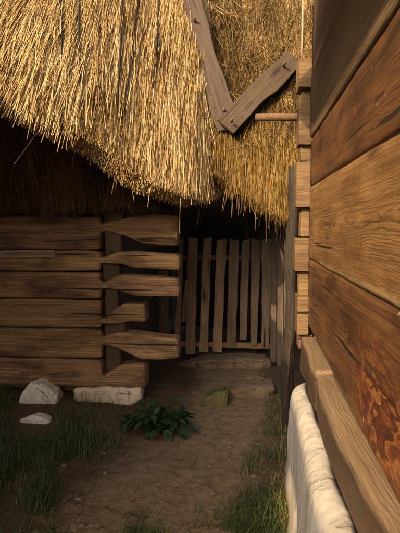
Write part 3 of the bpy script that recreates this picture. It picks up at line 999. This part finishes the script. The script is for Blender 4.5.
# ================================================================== SHADE BARN beside the viewer (unseen, added only to shade the yard)
barn = empty('shade_barn', (-3.9, -0.8, 0.0), 'unseen log barn added outside the frame to shade the yard', 'barn')
for k in range(8):
    box('log', (-2.42, -4.2, 0.02 + k * 0.285), (-2.2, 2.5, 0.295 + k * 0.285), M['wall_dark'], barn, seed=k, bev=0.03)
    box('cross_log', (-5.6, 2.52, 0.02 + k * 0.285), (-2.2, 2.7, 0.295 + k * 0.285), M['logs_end'], barn, seed=k + 9, bev=0.03, axis=0)
prism('gable', [(-5.6, 2.41), (-2.2, 2.41), (-3.9, 4.1)], 2.53, 2.68, M['wall_dark'], barn)
prism('gable', [(-5.6, 0.0), (-2.2, 0.0), (-2.2, 2.41), (-3.9, 4.1), (-5.6, 2.41)], -4.4, -4.22, M['wall_dark'], barn)
box('back_wall', (-5.6, -4.2, 0.0), (-5.42, 2.5, 2.5), M['wall_dark'], barn)
for (xe, ux, ys_) in ((-1.95, -.7, (2.95, -4.6)), (-5.85, .7, (-4.6, 2.95))):
    S6 = Slope([Vector((xe, ys_[0], 2.47)), Vector((xe, ys_[1], 2.47))], [(ux, 0, .7)] * 2)
    v, f = S6.bed(2.85, 0.25, ns=20, nv=8)
    link('thatched_roof', v, f, M['thatch_dark'], barn, smooth=True)


# ================================================================== STONES
def hull(front, d, depth, shrink=0.75, lift=0.0):
    """Hull points from an outline seen in the photograph at depth d, with a smaller back face."""
    c = sum((P(px, py, d) for px, py in front), Vector()) / len(front)
    pts = []
    for px, py in front:
        p = P(px, py, d)
        pts.append(p + Vector((0, 0.05 * depth, 0)))
        q = c + (p - c) * shrink
        pts.append(Vector((q.x, d + depth, min(p.z, q.z))))
        pts.append(Vector((c.x + (p.x - c.x) * 0.8, d - 0.08 * depth, c.z + (p.z - c.z) * 0.8)))
    return pts


s = blob('boulder', hull([(16.5, 413), (18, 398), (28, 383), (36, 381), (46, 388), (55, 396), (58.5, 410), (54, 416), (30, 417)], 4.46, 0.3), M['stone_white'], bev=0.02, rough=0.012, seed=1)
tag(s, 'pale pointed boulder in the grass below the log wall', 'stone')
s = blob('footing_stone', hull([(72, 391), (76, 388.5), (118, 388), (140, 389), (141, 402), (136, 406), (122, 412), (95, 414), (75, 414)], 4.62, 0.3, 0.9), M['stone_block'], bev=0.015, rough=0.01, seed=2)
tag(s, 'long cracked pale stone block under the corner of the log wall', 'stone')
s = blob('small_stone', hull([(19, 420), (30, 416), (44, 419), (50, 424), (48, 430), (34, 430), (20, 427)], 3.98, 0.14), M['stone_white'], bev=0.015, rough=0.01, seed=3)
tag(s, 'small pale stone lying just in front of the pointed boulder', 'stone')
s = blob('mossy_stone', hull([(202, 404), (204, 398), (226, 389), (229, 392), (228, 408), (214, 416), (206, 418)], 4.7, 0.22), M['stone_moss'], bev=0.012, rough=0.008, seed=4)
tag(s, 'squarish stone covered in yellow green moss on the path before the gate', 'stone')
s = blob('step_stone', hull([(229, 390), (240, 387), (262, 386), (275, 389), (274, 399), (255, 402), (232, 402)], 5.0, 0.4, 0.9), M['stone_flat'], bev=0.03, rough=0.02, seed=5)
tag(s, 'flat brown step stone half sunk in the earth before the gate', 'stone')
s = blob('threshold_stone', hull([(176, 366), (200, 361), (240, 358), (270, 360), (272, 370), (230, 376), (180, 378)], 6.0, 0.35, 0.9), M['stone_flat'], bev=0.03, rough=0.03, seed=6)
tag(s, 'long dark threshold stone beneath the pickets of the gate', 'stone')


# ================================================================== GRASS, PLANT, LITTER
def blades(spots, h0, h1, w, tint_mean, tint_sd, lean=0.5):
    """Curved tapering blades, three quads each."""
    V, Q, T = [], [], []
    for (x, y) in spots:
        z = ground_height(x, y) - 0.01
        h = random.uniform(h0, h1)
        an = random.uniform(0, 2 * math.pi)
        ln = random.uniform(0.1, lean) * h
        dx, dy = math.cos(an) * ln, math.sin(an) * ln
        sx, sy = -math.sin(an + random.uniform(-.6, .6)), math.cos(an)
        t_ = random.gauss(tint_mean, tint_sd)
        b = len(V)
        for k in range(4):
            q = k / 3
            ww = w * (1 - q * 0.9) * random.uniform(0.8, 1.1)
            cx, cy, cz = x + dx * q * q, y + dy * q * q, z + h * (q - 0.25 * q * q * lean)
            V += [(cx - sx * ww, cy - sy * ww, cz), (cx + sx * ww, cy + sy * ww, cz)]
            T += [t_, t_]
        for k in range(3):
            Q.append((b + 2 * k, b + 2 * k + 1, b + 2 * k + 3, b + 2 * k + 2))
    return np.array(V), np.array(Q), np.array(T)


def ground_at(px, py):
    v = _R @ Vector(((px - 200.0) / F, -(py - 266.5) / F, -1.0))
    t_ = -CAM.z / v.z
    return (CAM + v * t_)


def density(px, py):
    """How grassy the ground is at a pixel of the photograph (0 to 1)."""
    left = 1.0 if px < 60 - (py - 440) * 0.15 else max(0.0, 1 - (px - (60 - (py - 440) * 0.15)) / 75.0)
    if py > 470:
        left = 1.0 if px < 40 else max(0.0, 1 - (px - 40) / 22.0)
    if py < 418 and px > 30:
        left *= 0.5
    edge = 266 - (py - 385) * 0.33 if py < 470 else 238 - (py - 470) * 0.25
    right = max(0.0, min(1.0, (px - edge) / 14.0)) * 0.45 if py > 372 and px < 286 else 0.0
    front = max(0.0, min(1.0, (py - 512) / 14.0)) * (1.0 if 120 < px < 250 else 0.0) * 0.6
    return max(left, right, front)


spots, dry = [], []
while len(spots) < 15000:
    px, py = random.uniform(-25, 287), random.uniform(374, 560)
    p = ground_at(px, py)
    if p.y > 4.62 and px < 145:
        continue
    if 12 < px < 56 and 408 < py < 446:
        continue
    area = (p.y / 3.0) ** 2
    dn = density(px, py) * min(1.0, max(0.06, 0.42 + 1.5 * nz((p.x, p.y, 0), 3.2, 8) + 0.7 * nz((p.x, p.y, 0), 9.0, 3)))
    if random.random() < dn * min(1.0, area):
        spots.append((p.x, p.y))
v, f, t = blades(spots, 0.02, 0.10, 0.0025, 0.45, 0.25, 1.3)
parts = [(v, f, t)]
tall = [q for q in spots if q[0] > -0.3 and random.random() < 0.08]
parts.append(blades(tall, 0.08, 0.22, 0.003, 0.45, 0.25, 1.3))
tall = [q for q in spots if q[0] < -0.9 and random.random() < 0.22]
parts.append(blades(tall, 0.1, 0.22, 0.0028, 0.3, 0.2, 0.9))
dry = [(random.gauss(0, 0.03) + ground_at(285, py).x - 0.01, ground_at(285, py).y) for py in [random.uniform(400, 545) for _ in range(700)]]
parts.append(blades(dry, 0.03, 0.10, 0.0025, 0.98, 0.08, 1.2))
v, f, t = merge(parts)
gr = link('grass', v, f, M['grass'], None, (0, 0, 0), tint=t)
tag(gr, 'dark green tufts of grass growing along both sides of the earth path', 'grass', kind='stuff')

# broad-leaved plant at the corner of the log house
root = ground_at(157, 430)
plant = empty('leafy_plant', (root.x, root.y, ground_height(root.x, root.y)), 'dark broad leaved plant growing at the corner of the log wall', 'plant')
V, Q, T = [], [], []
sv, sf, off = [], [], 0
for k in range(210):
    an = random.uniform(0, 2 * math.pi)
    rr = 0.28 * math.sqrt(random.random())
    hh = 0.03 + 0.24 * (1 - (rr / 0.3) ** 2) * random.uniform(0.35, 1.0) * (1.0 + 0.3 * math.sin(3 * an + 1))
    c = Vector((root.x + rr * math.cos(an) * 1.0, root.y + rr * math.sin(an) * 0.7, plant.location.z + hh))
    L = random.choice((random.uniform(0.03, 0.06), random.uniform(0.05, 0.085), random.uniform(0.07, 0.115)))
    w = L * random.uniform(0.5, 0.7)
    ln = Vector((math.cos(an + random.gauss(0, .6)), math.sin(an + random.gauss(0, .6)), random.uniform(-0.5, 0.35))).normalized()
    sd = ln.cross(Vector((0, 0, 1))).normalized()
    up = sd.cross(ln)
    prof = [(0, .08), (.18, .42), (.42, .5), (.68, .38), (.88, .16), (1, .015)]
    b = len(V)
    tn = random.gauss(0.5, 0.25)
    for (q, hw) in prof:
        droop = -0.25 * q * q * L
        m_ = c + ln * (L * q) + Vector((0, 0, droop))
        V += [tuple(m_ - sd * (w * hw) + up * (0.2 * w * hw)), tuple(m_), tuple(m_ + sd * (w * hw) + up * (0.2 * w * hw))]
        T += [tn, tn - 0.15, tn]
    for i in range(len(prof) - 1):
        for j in (0, 1):
            Q.append((b + i * 3 + j, b + i * 3 + j + 1, b + i * 3 + j + 4, b + i * 3 + j + 3))
    base = Vector((root.x + 0.25 * (c.x - root.x), root.y + 0.25 * (c.y - root.y), plant.location.z))
    midp = (base + c) / 2 + Vector((0, 0, 0.03))
    for a_, b_ in ((base, midp), (midp, c)):
        for (p_, r_) in ((a_, .004), (b_, .003)):
            for j in range(3):
                an2 = 2 * math.pi * j / 3
                sv.append((p_.x + r_ * math.cos(an2), p_.y + r_ * math.sin(an2), p_.z))
        for j in range(3):
            kk = (j + 1) % 3
            sf.append((off + j, off + kk, off + 3 + kk, off + 3 + j))
        off += 6
link('leaves', np.array(V), np.array(Q), M['leaf'], plant, tint=T, smooth=True)
link('stems', np.array(sv), np.array(sf), M['leaf'], plant, tint=np.full(len(sv), 0.6))

# pebbles and straw litter on the path
V, Fc, off = [], [], 0
ico = bmesh.new()
bmesh.ops.create_icosphere(ico, subdivisions=1, radius=1.0)
iv = [v_.co.copy() for v_ in ico.verts]
ifc = [tuple(x.index for x in f_.verts) for f_ in ico.faces]
ico.free()
for k in range(550):
    px, py = random.uniform(20, 285), random.uniform(385, 550)
    p = ground_at(px, py)
    r = random.uniform(0.003, 0.010) if random.random() < 0.88 else random.uniform(0.01, 0.022)
    sx, sy, sz = random.uniform(.7, 1.4), random.uniform(.7, 1.4), random.uniform(.4, .8)
    z = ground_height(p.x, p.y)
    for q in iv:
        j = 1 + 0.25 * nz(q, 2.0, k)
        V.append((p.x + q.x * r * sx * j, p.y + q.y * r * sy * j, z + q.z * r * sz * j))
    Fc += [tuple(i + off for i in f_) for f_ in ifc]
    off += len(iv)
pb = link('pebbles', V, Fc, M['stone_flat'], None, (0, 0, 0), smooth=True)
tag(pb, 'small brown pebbles and crumbs of earth scattered over the path', 'pebbles', kind='stuff')
n = 900
base = np.array([tuple(ground_at(random.uniform(5, 285), random.uniform(380, 550))) for _ in range(n)])
base[:, 2] = [ground_height(x, y) + 0.004 for x, y, _ in base]
an = rng.uniform(0, 2 * math.pi, n)
dirs = np.stack([np.cos(an), np.sin(an), rng.normal(0, .08, n)], 1)
v, f, t = straw_arrays(base, dirs, rng.uniform(0.02, 0.12, n), rng.uniform(0.001, 0.002, n), rng.normal(0, .006, (n, 3)), rng.normal(0.35, .3, n), seg=2)
lt = link('straw_litter', v, f, M['straw_dull'], None, (0, 0, 0), tint=t)
tag(lt, 'bits of fallen straw littering the bare earth of the path', 'straw', kind='stuff')
